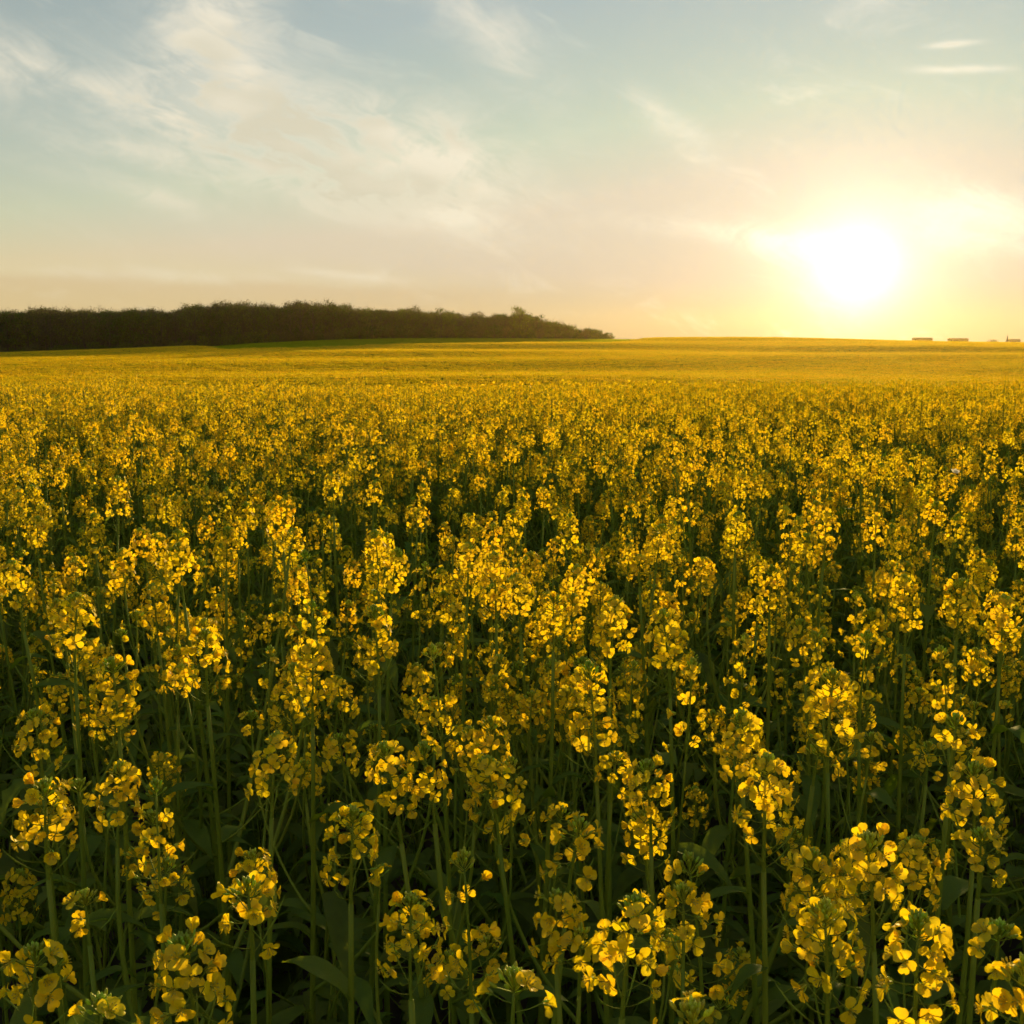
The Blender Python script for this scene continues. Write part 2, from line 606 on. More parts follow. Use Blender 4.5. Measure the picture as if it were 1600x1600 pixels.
def plan_plant(r, H, head=None, nbranch=None, lush=1.0):
    """Lists a plant's parts as (kind, variant, 4x4) in its own frame. H = height of the topmost buds."""
    parts = []
    hk = head or r.choices(['full', 'tall', 'loose', 'small'], [5, 3, 2, 1])[0]
    hi = r.choice(KIND_IDX[hk])
    hs = r.uniform(.76, 1.00) * lush
    stem_h = H - HEADS[hi]['top'] * hs
    si = r.randrange(len(STEMS))
    _, curve = STEMS[si]
    parts.append(('stem', si, scl(stem_h)))
    tip = curve(1) * stem_h
    d = curve(1) - curve(.93)
    d[2] += .02
    parts.append(('flower_head', hi, rot_to(d, r.uniform(0, 6.28), tip, hs)))
    nb = r.randint(3, 5) if nbranch is None else nbranch
    a = r.uniform(0, 6.28)
    for i in range(nb):
        t = .46 + .40 * (i + r.uniform(.1, .9)) / nb
        node = curve(t) * stem_h
        target = stem_h * r.uniform(.80, 1.0) - (.02 if i else 0)
        rise = max(.07, target - node[2])
        bi = r.randrange(len(BRANCHES))
        a += GA + r.uniform(-.4, .4)
        B = T(node) @ rotz(a) @ scl(rise)
        parts.append(('branch', bi, B))
        _, bt, bd = BRANCHES[bi]
        tipb = (B @ np.append(bt, 1))[:3]
        dirb = (B[:3, :3] @ bd)
        hb = r.choices(['full', 'small', 'budding', 'loose'], [3.2, 3.8, 2.4, 1.4])[0]
        h2 = r.choice(KIND_IDX[hb])
        parts.append(('flower_head', h2, rot_to(dirb, r.uniform(0, 6.28), tipb, r.uniform(.74, .95) * lush)))
        # small leaf below the branch
        parts.append(('leaf', r.randrange(3), T(node) @ rotz(a + r.uniform(-.2, .2)) @ roty(r.uniform(-.5, .25)) @ scl(r.uniform(.05, .10))))
    for i in range(4):
        t = .50 + .42 * (i + r.random()) / 4
        node = curve(t) * stem_h
        a += GA
        parts.append(('leaf', r.randrange(3), T(node) @ rotz(a) @ roty(r.uniform(-.6, .3)) @ scl(r.uniform(.06, .13))))
    for i in range(4):
        t = .10 + .40 * (i + r.random()) / 4
        node = curve(t) * stem_h
        a += GA
        parts.append(('leaf', 3 + r.randrange(3), T(node) @ rotz(a) @ roty(r.uniform(-.35, .45)) @ scl(r.uniform(.11, .20) * (1.1 - .5 * t))))
    return parts


def head_mb(i, fl=FL_LO):
    h = HEADS[i]
    mb = MB()
    mb.join(h['stalk'])
    mb.join(h['buds'])
    for M, v in h['fl']:
        mb.join(fl[v], M)
    return mb


HEAD_FULL = [head_mb(i) for i in range(len(HEADS))]
ME_FLOWER = [f.mesh('flower', MP) for f in FL_HI]
ME_STALK = [h['stalk'].mesh('flower_head', MP) for h in HEADS]
ME_BUDS = [h['buds'].mesh('bud_cluster', MP) for h in HEADS]
ME_HEAD = [h.mesh('flower_head', MP) for h in HEAD_FULL]
ME_STEM = [s_[0].mesh('stem', MP) for s_ in STEMS]
ME_BRANCH = [b[0].mesh('branch', MP) for b in BRANCHES]
ME_LEAF = [l.mesh('leaf', MP) for l in LEAVES]
ME = {'stem': ME_STEM, 'branch': ME_BRANCH, 'leaf': ME_LEAF}


def plant_mb(parts):
    src = {'stem': [s_[0] for s_ in STEMS], 'branch': [b[0] for b in BRANCHES], 'leaf': LEAVES, 'flower_head': HEAD_FULL}
    mb = MB()
    for kd, vi, M in parts:
        mb.join(src[kd][vi], M)
    return mb


def obj(name, me, parent=None, M=None):
    o = bpy.data.objects.new(name, me)
    COL.objects.link(o)
    if parent is not None:
        o.parent = parent
    if M is not None:
        o.matrix_basis = Matrix(M.tolist()) if isinstance(M, np.ndarray) else M
    return o


# ------------------------------------------------------------------ terrain
def pchip(x, xs, ys):
    """smooth interpolation of a profile (cosine-eased segments with Catmull-Rom slopes)"""
    xs, ys = np.asarray(xs, float), np.asarray(ys, float)
    m = np.gradient(ys, xs)
    i = np.clip(np.searchsorted(xs, x) - 1, 0, len(xs) - 2)
    h = xs[i + 1] - xs[i]
    t = np.clip((x - xs[i]) / h, 0, 1)
    return ((1 + 2 * t) * (1 - t) ** 2 * ys[i] + t * (1 - t) ** 2 * h * m[i] + t * t * (3 - 2 * t) * ys[i + 1] + t * t * (t - 1) * h * m[i + 1])


CX = [-900, -330, -200, -150, -113, -80, -50, 0, 40, 100, 158, 200, 300, 900]
CZ = [-7.0, -3.8, -1.0, 0.3, 2.1, 4.2, 5.1, 5.2, 4.9, 4.95, 3.5, 2.9, 1.5, -2.0]
YS = [-400, 0, 9, 16, 26, 42, 75, 110, 160, 230, 300, 350, 385, 430]
# share of the rise to the crest reached, after the dip
YD = [0, 0, 0, -.12, -.50, -1.5, -3.5, -3.35, -2.5, -1.15, 0, 0, 0, 0]
YF = [0, 0, 0, 0, 0, 0, 0, 0, .02, .08, .26, .55, .78, 1.0]


def terrain(x, y):
    x, y = np.asarray(x, float), np.asarray(y, float)
    crest = pchip(x, CX, CZ)
    z = pchip(y, YS, YD) + pchip(y, YS, YF) * crest
    far = np.clip(y - 440, 0, None)
    z = z + np.where(y > 440, -np.minimum(far, 300) * .004, 0) - np.clip(y - 950, 0, None) * .004
    z = z - .02 * np.clip(-x - 90, 0, 150) * np.clip((y - 150) / 150, 0, 1)
    # swales across the far slope
    s_ = np.clip((y - 70) / 60, 0, 1) * np.clip((420 - y) / 60, 0, 1)
    z = z + s_ * (.30 * np.sin(y / 17 + x / 90 + 1.0) * np.sin(x / 61 + .6) + .22 * np.sin(y / 9.5 - x / 120 + .4) * np.sin(x / 38 + 2))
    n = np.clip((y - 3) / 20, 0, 1) * np.clip((90 - y) / 30, 0, 1)
    z = z + n * .05 * np.sin(x / 2.3 + y / 3.7)
    return z


def sheet(name, xs, ys, mat, dz=0.0):
    X, Y = np.meshgrid(xs, ys)
    Z = terrain(X, Y) + dz
    V = np.stack((X, Y, Z), -1).reshape(-1, 3)
    nx, ny = len(xs), len(ys)
    F = [(j * nx + i, j * nx + i + 1, (j + 1) * nx + i + 1, (j + 1) * nx + i) for j in range(ny - 1) for i in range(nx - 1)]
    mb = MB()
    mb.add(V, F)
    o = obj(name, mb.mesh(name, [mat]))
    return o


xs = np.linspace(-600, 600, 170)
ys = np.concatenate((np.linspace(-300, -30, 8), np.linspace(-20, 120, 120), np.linspace(123, 480, 120), np.linspace(500, 850, 24)))
ground = sheet('ground', xs, ys, M_SOIL)
ground['kind'] = 'structure'
ground['label'] = 'dark bare soil under the crop, rolling up to the skyline'
ground['category'] = 'ground'


# ------------------------------------------------------------------ scattering by geometry nodes
def scatter(name, P, rot, sc_, sources, label, cat):
    """one object that repeats the given meshes at the given points"""
    me = bpy.data.meshes.new(name)
    me.from_pydata(np.asarray(P).tolist(), [], [])
    n = len(P)
    a = me.attributes.new('spin', 'FLOAT_VECTOR', 'POINT')
    a.data.foreach_set('vector', np.asarray(rot, np.float32).ravel())
    a = me.attributes.new('size', 'FLOAT', 'POINT')
    a.data.foreach_set('value', np.asarray(sc_, np.float32))
    a = me.attributes.new('pick', 'INT', 'POINT')
    a.data.foreach_set('value', nrng.integers(0, len(sources), n).astype(np.int32))
    o = obj(name, me)
    g = bpy.data.node_groups.new(name + '_scatter', 'GeometryNodeTree')
    g.interface.new_socket('Geometry', in_out='INPUT', socket_type='NodeSocketGeometry')
    g.interface.new_socket('Geometry', in_out='OUTPUT', socket_type='NodeSocketGeometry')
    N, Lk = g.nodes.new, g.links.new
    gi, go = N('NodeGroupInput'), N('NodeGroupOutput')
    jn = N('GeometryNodeJoinGeometry')
    for me_s in sources:
        so = bpy.data.objects.new(name + '_source', me_s)
        oi = N('GeometryNodeObjectInfo')
        oi.inputs['Object'].default_value = so
        oi.inputs['As Instance'].default_value = False
        gt = N('GeometryNodeGeometryToInstance')
        Lk(oi.outputs['Geometry'], gt.inputs[0])
        Lk(gt.outputs[0], jn.inputs[0])
    ip = N('GeometryNodeInstanceOnPoints')
    Lk(gi.outputs[0], ip.inputs['Points'])
    Lk(jn.outputs[0], ip.inputs['Instance'])
    ip.inputs['Pick Instance'].default_value = True

    def attr(nm, ty):
        q = N('GeometryNodeInputNamedAttribute')
        q.data_type = ty
        q.inputs['Name'].default_value = nm
        return next(s_ for s_ in q.outputs if s_.enabled and s_.name == 'Attribute')
    Lk(attr('pick', 'INT'), ip.inputs['Instance Index'])
    e2r = N('FunctionNodeEulerToRotation')
    Lk(attr('spin', 'FLOAT_VECTOR'), e2r.inputs[0])
    Lk(e2r.outputs[0], ip.inputs['Rotation'])
    Lk(attr('size', 'FLOAT'), ip.inputs['Scale'])
    Lk(ip.outputs[0], go.inputs[0])
    md = o.modifiers.new('scatter', 'NODES')
    md.node_group = g
    o['kind'] = 'stuff'
    o['label'] = label
    o['category'] = cat
    return o


# ------------------------------------------------------------------ where the plants stand
cp, sp = math.cos(R(PITCH)), math.sin(R(PITCH))


def project(p):
    """world point -> pixel of the 1600 px picture (used for choosing which plants are individuals and for labels)"""
    x, y, z = p[0], p[1], p[2] - CAM_H
    f = y * cp - z * sp
    u = y * sp + z * cp
    return 800 + F_PX * x / f, 800 - F_PX * u / f, f


def stand(px, py, dist):
    """ground position and height of a plant whose top shows at a pixel, at a given distance along the view axis"""
    x = (px - 800) / F_PX
    v = (800 - py) / F_PX
    d = np.array((x, cp + v * sp, -sp + v * cp)) * dist
    return d[0], d[1], CAM_H + d[2]


# prominent heads: pixel of the top buds, distance, kind of head, branches
HEROES = [
    (545, 1262, .92, 'full', 2), (975, 1400, .72, 'full', 2), (1200, 1180, .96, 'tall', 3), (1440, 1440, .62, 'full', 2),
    (1590, 1500, .60, 'full', 1), (625, 1160, 1.05, 'tall', 3), (1165, 1115, 1.12, 'full', 3), (1375, 1305, .86, 'full', 2),
    (1535, 1295, .92, 'small', 2), (1530, 1195, 1.02, 'full', 2), (935, 1040, 1.22, 'tall', 3), (1050, 955, 1.42, 'tall', 3),
    (305, 1455, .80, 'full', 1), (65, 1220, 1.0, 'full', 3), (180, 1030, 1.25, 'full', 3), (420, 1150, 1.1, 'full', 3),
    (390, 1372, .85, 'small', 1), (888, 1285, .95, 'small', 2), (1020, 1190, 1.08, 'full', 2), (1300, 1050, 1.2, 'tall', 3),
    (640, 1405, .80, 'full', 2), (150, 1560, .66, 'budding', 1), (800, 1525, .70, 'budding', 1), (1090, 1575, .64, 'budding', 1),
    (780, 1180, 1.08, 'full', 3), (485, 1005, 1.32, 'full', 3), (320, 985, 1.36, 'full', 3), (110, 930, 1.42, 'tall', 3),
    (30, 875, 1.60, 'tall', 3), (590, 950, 1.42, 'full', 3), (775, 865, 1.75, 'tall', 4), (730, 850, 1.8, 'full', 4),
    (955, 935, 1.48, 'full', 3), (1205, 885, 1.7, 'tall', 4), (1150, 800, 2.1, 'full', 4), (1025, 820, 2.0, 'full', 4),
    (1500, 905, 1.6, 'full', 4), (1570, 930, 1.5, 'tall', 3), (1350, 985, 1.4, 'loose', 3), (1420, 900, 1.62, 'tall', 4),
    (865, 930, 1.5, 'full', 3), (690, 1010, 1.3, 'loose', 3), (60, 1110, 1.15, 'full', 2), (1490, 1120, 1.1, 'small', 2),
    (275, 830, 1.95, 'full', 4), (350, 825, 2.0, 'tall', 4), (180, 745, 2.6, 'tall', 4), (520, 740, 2.6, 'tall', 4),
    (440, 780, 2.2, 'full', 4), (1460, 785, 2.2, 'full', 4), (590, 830, 1.95, 'full', 4), (1290, 800, 2.1, 'full', 4),
    (45, 1480, .8, 'small', 1), (135, 1395, .95, 'budding', 1), (1560, 1440, .75, 'budding', 1), (870, 1395, .86, 'small', 1),
    (1105, 1340, .95, 'loose', 2), (735, 1340, .95, 'loose', 2),
]
plants = []                                   # x, y, top height above ground, head, branches, seed
for i, (px, py, d, hd, nb) in enumerate(HEROES):
    x, y, z = stand(px, py, d * 1.13)
    plants.append((x, y, z - float(terrain(x, y)), hd, nb, 9000 + i, True))
occ = [(p[0], p[1]) for p in plants]
# the sown crop: jittered drill positions over the wedge in front and round the camera
STEP = .20
fill = []
r = random.Random(5)
HALF = math.tan(R(31))
j = -8
y = -1.6
while y < 27:
    w = max(2.2, y * HALF + 1.2)
    n = int(2 * w / STEP)
    for i in range(n):
        x = -w + (i + r.random()) * STEP
        yy = y + r.uniform(-.5, .5) * STEP
        if x * x + yy * yy < .42 ** 2:
            continue
        fill.append((x, yy))
    y += STEP
# thin patches and lush patches
def vigor(x, y):
    return .5 + .25 * math.sin(x * 1.9 + 1.3 * math.sin(y * 1.1) + .7) + .25 * math.sin(y * 2.3 + 1.7 * math.sin(x * .9) + 2.1)


for (x, y) in fill:
    if min((x - a) ** 2 + (y - b) ** 2 for a, b in occ) < .075 ** 2:
        continue
    d = math.hypot(x, y)
    v = vigor(x, y)
    if r.random() > .42 + .58 * v:
        continue
    H = r.gauss(1.18, .07) + .10 * (v - .5)
    nb = hd = None
    if d < 1.75 and y > 0:                    # near the camera the shorter stems between the tall ones
        H = r.uniform(.66, .98) if d < 1.25 else r.uniform(.85, 1.13)
        nb = r.randint(0, 1) if d < 1.4 else r.randint(0, 2)
        hd = r.choice(['small', 'loose', 'budding', 'small', 'budding' if d < 1.4 else 'full'])
        if r.random() < (.52 if d < 1.4 else .40):
            continue
    plants.append((x, y, H, hd, nb, r.randrange(1 << 30), False))

# rank by how large they show: distance among those whose top is in the frame
cand, rest = [], []
for p in plants:
    x, y, H, hd, nb, seed, hero = p
    gz = float(terrain(x, y))
    if y > .25:
        u, v, f = project((x, y, gz + H))
        if -10 < u < 1610 and v < 1605 and f > 0:
            cand.append((f, u, v, p))
            continue
    rest.append(p)
cand.sort(key=lambda c: c[0])
solo = cand[:300]
rest += [c[3] for c in cand[300:]]

# ------------------------------------------------------------------ the 300 nearest plants, each its own object
SPLIT = 62                                     # of these the single flowers can be told apart
FILES = ['the left picture edge', 'the two bare-crowned trees', 'the dark low tree', 'the rust-topped tree', 'the broad brown tree', 'the rise of the wood',
         'the highest treetops', 'the notch in the wood', 'the falling end of the wood', 'the thin-crowned tree', 'the rounded tree', 'the hedge tip',
         'the skyline just past the wood', 'the empty skyline midway to the sun', 'the outer glow of the sun', 'the near rim of the sun',
         'the centre of the sun', 'the far rim of the sun', 'the paired sheds', 'the steeple']
ORD = 'first second third fourth fifth sixth seventh eighth ninth tenth eleventh twelfth thirteenth fourteenth fifteenth sixteenth seventeenth eighteenth nineteenth'.split()
files = {}


def ordinal(n):
    if n <= 19:
        return ORD[n - 1]
    t, u_ = divmod(n, 10)
    return ['twentieth', 'thirtieth', 'fortieth'][t - 2] if not u_ else ['twenty', 'thirty', 'forty'][t - 2] + '-' + ORD[u_ - 1]


KIND_TXT = {'full': 'domed', 'tall': 'long', 'loose': 'loose', 'small': 'small', 'budding': 'green-budded'}
for n_, (f, u, v, p) in enumerate(solo):
    x, y, H, hd, nb, seed, hero = p
    pr = random.Random(seed)
    parts = plan_plant(pr, H, hd, max(1, nb - 1) if hero and f < 1.3 else nb, 1.06 if hero else 1.0)
    e = bpy.data.objects.new('rapeseed_plant', None)
    e.empty_display_size = .1
    COL.objects.link(e)
    e.location = (x, y, float(terrain(x, y)))
    e.rotation_euler = (pr.gauss(0, .035), pr.gauss(0, .035), pr.uniform(0, 6.28) if not hero else pr.uniform(0, 6.28))
    if hero:
        e.rotation_euler[0] = e.rotation_euler[1] = 0
        tip = next(M for kd, vi, M in parts if kd == 'flower_head')
        off = Matrix.Rotation(e.rotation_euler[2], 3, 'Z') @ Vector(tip[:3, 3])
        e.location = (x - off.x, y - off.y, float(terrain(x, y)))
    hk = HEAD_KINDS[next(vi for kd, vi, M in parts if kd == 'flower_head')]
    nh = sum(1 for q in parts if q[0] == 'flower_head')
    size = 'tall' if H > 1.2 else ('short' if H < 1.02 else 'middling')
    fi_ = min(19, max(0, int(u // 80)))
    files[fi_] = files.get(fi_, 0) + 1
    e['label'] = f"{ordinal(files[fi_])} rapeseed plant back, in line below {FILES[fi_]}, {KIND_TXT[hk]} head"
    e['category'] = 'rapeseed plant'
    e['group'] = 'rapeseed plants at the front of the field'
    for kd, vi, M in parts:
        if kd != 'flower_head':
            obj(kd, ME[kd][vi], e, M)
        elif n_ < SPLIT:
            h = obj('flower_head', ME_STALK[vi], e, M)
            obj('bud_cluster', ME_BUDS[vi], h)
            for FM, fi in HEADS[vi]['fl']:
                obj('flower', ME_FLOWER[fi], h, FM)
        else:
            obj('flower_head', ME_HEAD[vi], e, M)

# ------------------------------------------------------------------ the rest of the crop
NV = 14
var_r = random.Random(77)
variants = [plant_mb(plan_plant(var_r, 1.19, None, None)).mesh('rapeseed', MP) for _ in range(NV)]
P = np.array([(p[0], p[1], float(terrain(p[0], p[1]))) for p in rest])
rot = np.stack((nrng.normal(0, .045, len(P)), nrng.normal(0, .045, len(P)), nrng.uniform(0, 6.28, len(P))), -1)
siz = np.array([p[2] / 1.19 for p in rest])
scatter('rapeseed_crop', P, rot, siz, variants, 'dense mass of flowering rapeseed behind the nearest plants', 'crop')


def leaf_clump(r):
    """shaded lower leaves between the stems: broad leaves on short stalks at several heights"""
    mb = MB()
    for i in range(13):
        a = i * GA + r.uniform(-.4, .4)
        h = r.uniform(.12, .80)
        rad = r.uniform(0, .10)
        p = np.array((math.cos(a) * rad, math.sin(a) * rad, h))
        L = r.uniform(.09, .20) * (1.1 - .55 * h)
        mb.join(LEAVES[r.randrange(6)], T(p) @ rotz(a) @ roty(r.uniform(-.5, .5)) @ scl(L))
        tube(mb, [(0, 0, max(0, h - .12)), p * np.array((.5, .5, 1)) - np.array((0, 0, .05)), p], [.0022, .002, .0015], 4, STEM, False)
    return mb


clumps_ = [leaf_clump(random.Random(60 + i)).mesh('lower_leaves', MP) for i in range(5)]
lr = random.Random(8)
pts = []
for _ in range(5200):
    yy = lr.uniform(-.5, 9.0)
    w = max(1.6, yy * HALF + .6)
    xx = lr.uniform(-6, 6)
    if abs(xx) < w and math.hypot(xx, yy) > .5:
        pts.append((xx, yy))
pts = np.array(pts)
P = np.column_stack((pts, terrain(pts[:, 0], pts[:, 1])))
rot = np.zeros((len(P), 3))
rot[:, 2] = nrng.uniform(0, 6.28, len(P))
scatter('lower_foliage', P, rot, nrng.uniform(.8, 1.2, len(P)), clumps_, 'shaded green lower leaves filling the gaps between the rapeseed stems', 'foliage')


def crop_patch(r, side, n):
    """a square of crop seen from far: flower heads as small tufts of petals on stems"""
    mb = MB()
    for _ in range(n):
        x, y = r.uniform(-side / 2, side / 2), r.uniform(-side / 2, side / 2)
        h = r.gauss(1.17, .06)
        for q in range(5):
            c = np.array((x + r.gauss(0, .022), y + r.gauss(0, .022), h - abs(r.gauss(0, .06))))
            ax = np.array((r.gauss(0, 1), r.gauss(0, 1), r.gauss(0, 1)))
            X, Y, _ = frame(ax)
            s_ = r.uniform(.016, .034)
            mb.add([c - X * s_ - Y * s_, c + X * s_ - Y * s_, c + X * s_ + Y * s_, c - X * s_ + Y * s_], [(0, 1, 2, 3)], PETAL)
        a = r.uniform(0, 3.14)
        dx_, dy_ = math.cos(a) * .014, math.sin(a) * .014
        mb.add([(x - dx_, y - dy_, .25), (x + dx_, y + dy_, .25), (x + dx_ * .3, y + dy_ * .3, h), (x - dx_ * .3, y - dy_ * .3, h)], [(0, 1, 2, 3)], STEM)
        for q in range(4):
            c = np.array((x + r.gauss(0, .1), y + r.gauss(0, .1), r.uniform(.6, 1.12)))
            X, Y, _ = frame(np.array((r.gauss(0, 1), r.gauss(0, 1), .6)))
            s_ = r.uniform(.03, .06)
            mb.add([c - X * s_ - Y * s_, c + X * s_ - Y * s_, c + X * s_ + Y * s_, c - X * s_ + Y * s_], [(0, 1, 2, 3)], LEAF)
    return mb


pr = random.Random(31)
SIDE = 2.6
patches = [crop_patch(pr, SIDE + .3, 260).mesh('far_crop', MP) for _ in range(4)]


def grass_edge(x):
    """where the crop ends and the grass strip before the wood begins"""
    return 272 + 70 * np.clip((x + 70) / 75, 0, 1) + 100 * np.clip((x - 30) / 30, 0, 1) + 158 * np.clip((-72 - x) / 60, 0, 1)


pts = []
yy = 26.0
while yy < 442:
    w = yy * .64 + 28
    for xx in np.arange(-w, w, SIDE):
        px_, py_ = xx + pr.uniform(-.5, .5), yy + pr.uniform(-.5, .5)
        if py_ < grass_edge(px_) + 2.5 * math.sin(px_ / 6.3) + pr.uniform(-2.5, 2.5) and py_ < 426 + 14 * (px_ > 40):
            pts.append((px_, py_))
    yy += SIDE
pts = np.array(pts)
P = np.column_stack((pts, terrain(pts[:, 0], pts[:, 1])))
rot = np.zeros((len(P), 3))
rot[:, 2] = nrng.integers(0, 4, len(P)) * math.pi / 2
scatter('distant_rapeseed_crop', P, rot, nrng.uniform(.97, 1.03, len(P)), patches, 'smooth golden far slope of flowering rapeseed below the skyline', 'crop')

# grass strip between crop and wood
M_GRASS = leafy('meadow_grass', (0.22, 0.29, 0.006), (0.38, 0.46, 0.006), 0.5, 0.2, 0.02, 0.0)


def grass_patch(r, side, n):
    mb = MB()
    for _ in range(n):
        x, y, a = r.uniform(-side / 2, side / 2), r.uniform(-side / 2, side / 2), r.uniform(0, 6.28)
        h, w = r.uniform(.35, .62), r.uniform(.02, .05)
        lx, ly = r.gauss(0, .09), r.gauss(0, .09)
        c, s_ = math.cos(a) * w, math.sin(a) * w
        mb.add([(x - c, y - s_, 0), (x + c, y + s_, 0), (x + lx + c * .5, y + ly + s_ * .5, h * .7), (x + lx * 2, y + ly * 2, h)], [(0, 1, 2, 3)], 0)
    return mb


gp = [grass_patch(pr, SIDE + .2, 420).mesh('grass', [M_GRASS]) for _ in range(3)]
pts = []
for yy in np.arange(268, 436, SIDE):
    for xx in np.arange(-150, 66, SIDE):
        if yy >= grass_edge(xx) - 3:
            pts.append((xx, yy))
pts = np.array(pts)
P = np.column_stack((pts, terrain(pts[:, 0], pts[:, 1])))
rot = np.zeros((len(P), 3))
rot[:, 2] = nrng.integers(0, 4, len(P)) * math.pi / 2
scatter('meadow_grass', P, rot, np.ones(len(P)), gp, 'narrow bright green grass strip in front of the wood', 'grass')

# ------------------------------------------------------------------ the wood
M_FOL = [leafy('foliage_olive', (0.085, 0.130, 0.028), (0.15, 0.21, 0.03), 0.30, 0.45, 0.03, 0.0),
         leafy('foliage_brown', (0.110, 0.115, 0.042), (0.16, 0.16, 0.04), 0.25, 0.40, 0.02, 0.0),
         leafy('foliage_green', (0.085, 0.135, 0.020), (0.17, 0.23, 0.02), 0.35, 0.45, 0.03, 0.0)]


def make_tree(r, H, W, leafiness, lobes, shrub=False):
    """trunk with limbs and twigs; crown of leaf-sized faces gathered in uneven clumps. Unit metres."""
    wood, crown = MB(), MB()
    th = H * (.16 if shrub else .30)
    bend = (r.uniform(-.3, .3), r.uniform(-.3, .3))
    r0 = H * .016
    pts_ = [np.array((bend[0] * t * t, bend[1] * t * t, H * .82 * t)) for t in np.linspace(0, 1, 7)]
    tube(wood, pts_, [r0 * (1.25 - t) for t in np.linspace(0, 1, 7)], 6, 0)
    clumps = []
    for i in range(lobes):
        a = i * GA + r.uniform(-.4, .4)
        u = (i + .5) / lobes
        z = th + (H - th) * (.12 + .80 * u) + r.uniform(-.4, .4)
        rad = W * .5 * math.sqrt(max(.05, 1 - ((u - .38) / .68) ** 2)) * r.uniform(.55, .92)
        c = np.array((math.cos(a) * rad, math.sin(a) * rad, z))
        clumps.append((c, r.uniform(.16, .28) * W))
        s0 = pts_[min(5, int(1 + u * 4))]
        mid = (s0 + c) * .5 + np.array((0, 0, -.25))
        tube(wood, [s0, mid, c], [r0 * .42, r0 * .28, r0 * .10], 4, 0, False)
        for _ in range(9):
            d = np.array((r.gauss(0, .6), r.gauss(0, .6), abs(r.gauss(.7, .5))))
            d /= np.linalg.norm(d)
            L = r.uniform(.8, 1.9)
            q = c + np.array((r.gauss(0, .4), r.gauss(0, .4), r.gauss(0, .4)))
            tube(wood, [q, q + d * L * .5, q + d * L + np.array((r.gauss(0, .15), r.gauss(0, .15), .15))], [.05, .035, .012], 3, 0, False)
    clumps.append((np.array((bend[0], bend[1], H * .93)), .15 * W))
    for c, cr in clumps:
        n = int(leafiness * 52 * (cr / 1.4) ** 2)
        for _ in range(n):
            d = np.array((r.gauss(0, 1), r.gauss(0, 1), r.gauss(0, 1)))
            d /= np.linalg.norm(d) + 1e-9
            p = c + d * cr * (r.random() ** .45) * np.array((1, 1, .8)) * r.uniform(.8, 1.25)
            if p[2] < .3:
                continue
            X, Y, _ = frame(d + np.array((r.gauss(0, .8), r.gauss(0, .8), r.gauss(.3, .8))))
            s_ = r.uniform(.10, .26)
            t_ = s_ * r.uniform(.5, 1.0)
            crown.add([p - X * s_, p - Y * t_, p + X * s_, p + Y * t_], [(0, 1, 2, 3)], 0)
    return wood, crown


TREE_SPECS = [(14.5, 8.5, 1.0, 12, 0), (15.5, 9.0, .35, 12, 1), (13.0, 8.0, 1.3, 11, 0), (14.0, 9.5, .55, 13, 1), (12.5, 8.5, 1.5, 12, 2), (14.8, 7.5, .25, 11, 1)]
TREES = [make_tree(random.Random(800 + i), h, w, lf, lb) for i, (h, w, lf, lb, m) in enumerate(TREE_SPECS)]
SHRUBS = [make_tree(random.Random(850 + i), 6.0, 6.6, 1.9, 10, True) for i in range(3)]
ME_TRUNK = [t[0].mesh('trunk', [M_BARK]) for t in TREES]
ME_CROWN = [t[1].mesh('crown', [M_FOL[TREE_SPECS[i][4]]], False) for i, t in enumerate(TREES)]
ME_STR = [t[0].mesh('trunk', [M_BARK]) for t in SHRUBS]
ME_SCR = [t[1].mesh('crown', [M_FOL[(0, 2, 1)[i]]], False) for i, t in enumerate(SHRUBS)]


def whole(t, fol):
    mb = MB()
    mb.join(t[0])
    o2 = MB()
    o2.join(t[1])
    o2.m = [1] * len(o2.m)
    mb.join(o2)
    return mb.mesh('tree', [M_BARK, fol])


wood_meshes = [whole(t, M_FOL[TREE_SPECS[i][4]]) for i, t in enumerate(TREES)]
shrub_meshes = [whole(t, M_FOL[(0, 2, 1)[i]]) for i, t in enumerate(SHRUBS)]
WOOD_Y = 412


def px_x(px, y):
    return (px - 800) / F_PX * y * cp


# front and emergent trees that stand out of the skyline: pixel column, depth, top row, variant, label
EDGE = [
    (812, 418, 483, 4, 'rounded tree rising above the lower right end of the wood'),
    (840, 420, 494, 2, 'tree just past the rounded one where the wood starts sloping down'),
    (772, 416, 492, 3, 'brownish tree just before the rounded tree at the low end of the wood'),
    (738, 422, 489, 1, 'thin-crowned tree at the middle of the low end of the wood'),
    (690, 416, 483, 0, 'dark full crown one step before the thin-crowned tree of the low end'),
    (650, 420, 480, 3, 'twiggy tree on the falling skyline past the highest part of the wood'),
    (582, 415, 484, 2, 'dark low-topped tree in the notch after the highest part of the wood'),
    (545, 424, 475, 1, 'bare-twigged tree closing the highest part of the wood'),
    (515, 420, 471, 3, 'feathery tree at the top of the highest part of the wood'),
    (470, 424, 470, 5, 'bare feathery tree forming the highest point of the wood'),
    (420, 418, 474, 1, 'brownish tree leading up to the highest part of the wood'),
    (372, 420, 476, 3, 'broad brown tree midway between the rust-topped tree and the highest part'),
    (305, 416, 475, 0, 'rust-topped dark tree rising over the left half of the wood'),
    (330, 421, 480, 5, 'thin bare tree beside the rust-topped tree of the left half'),
    (205, 420, 486, 2, 'dark tree between the bare pair and the rust-topped tree'),
    (155, 424, 479, 5, 'second of two bare-crowned trees above the left part of the wood'),
    (105, 424, 479, 1, 'first of two bare-crowned trees above the left part of the wood'),
    (55, 420, 483, 3, 'brown tree near the left edge of the picture'),
    (12, 418, 487, 0, 'dark tree at the left edge of the picture'),
]
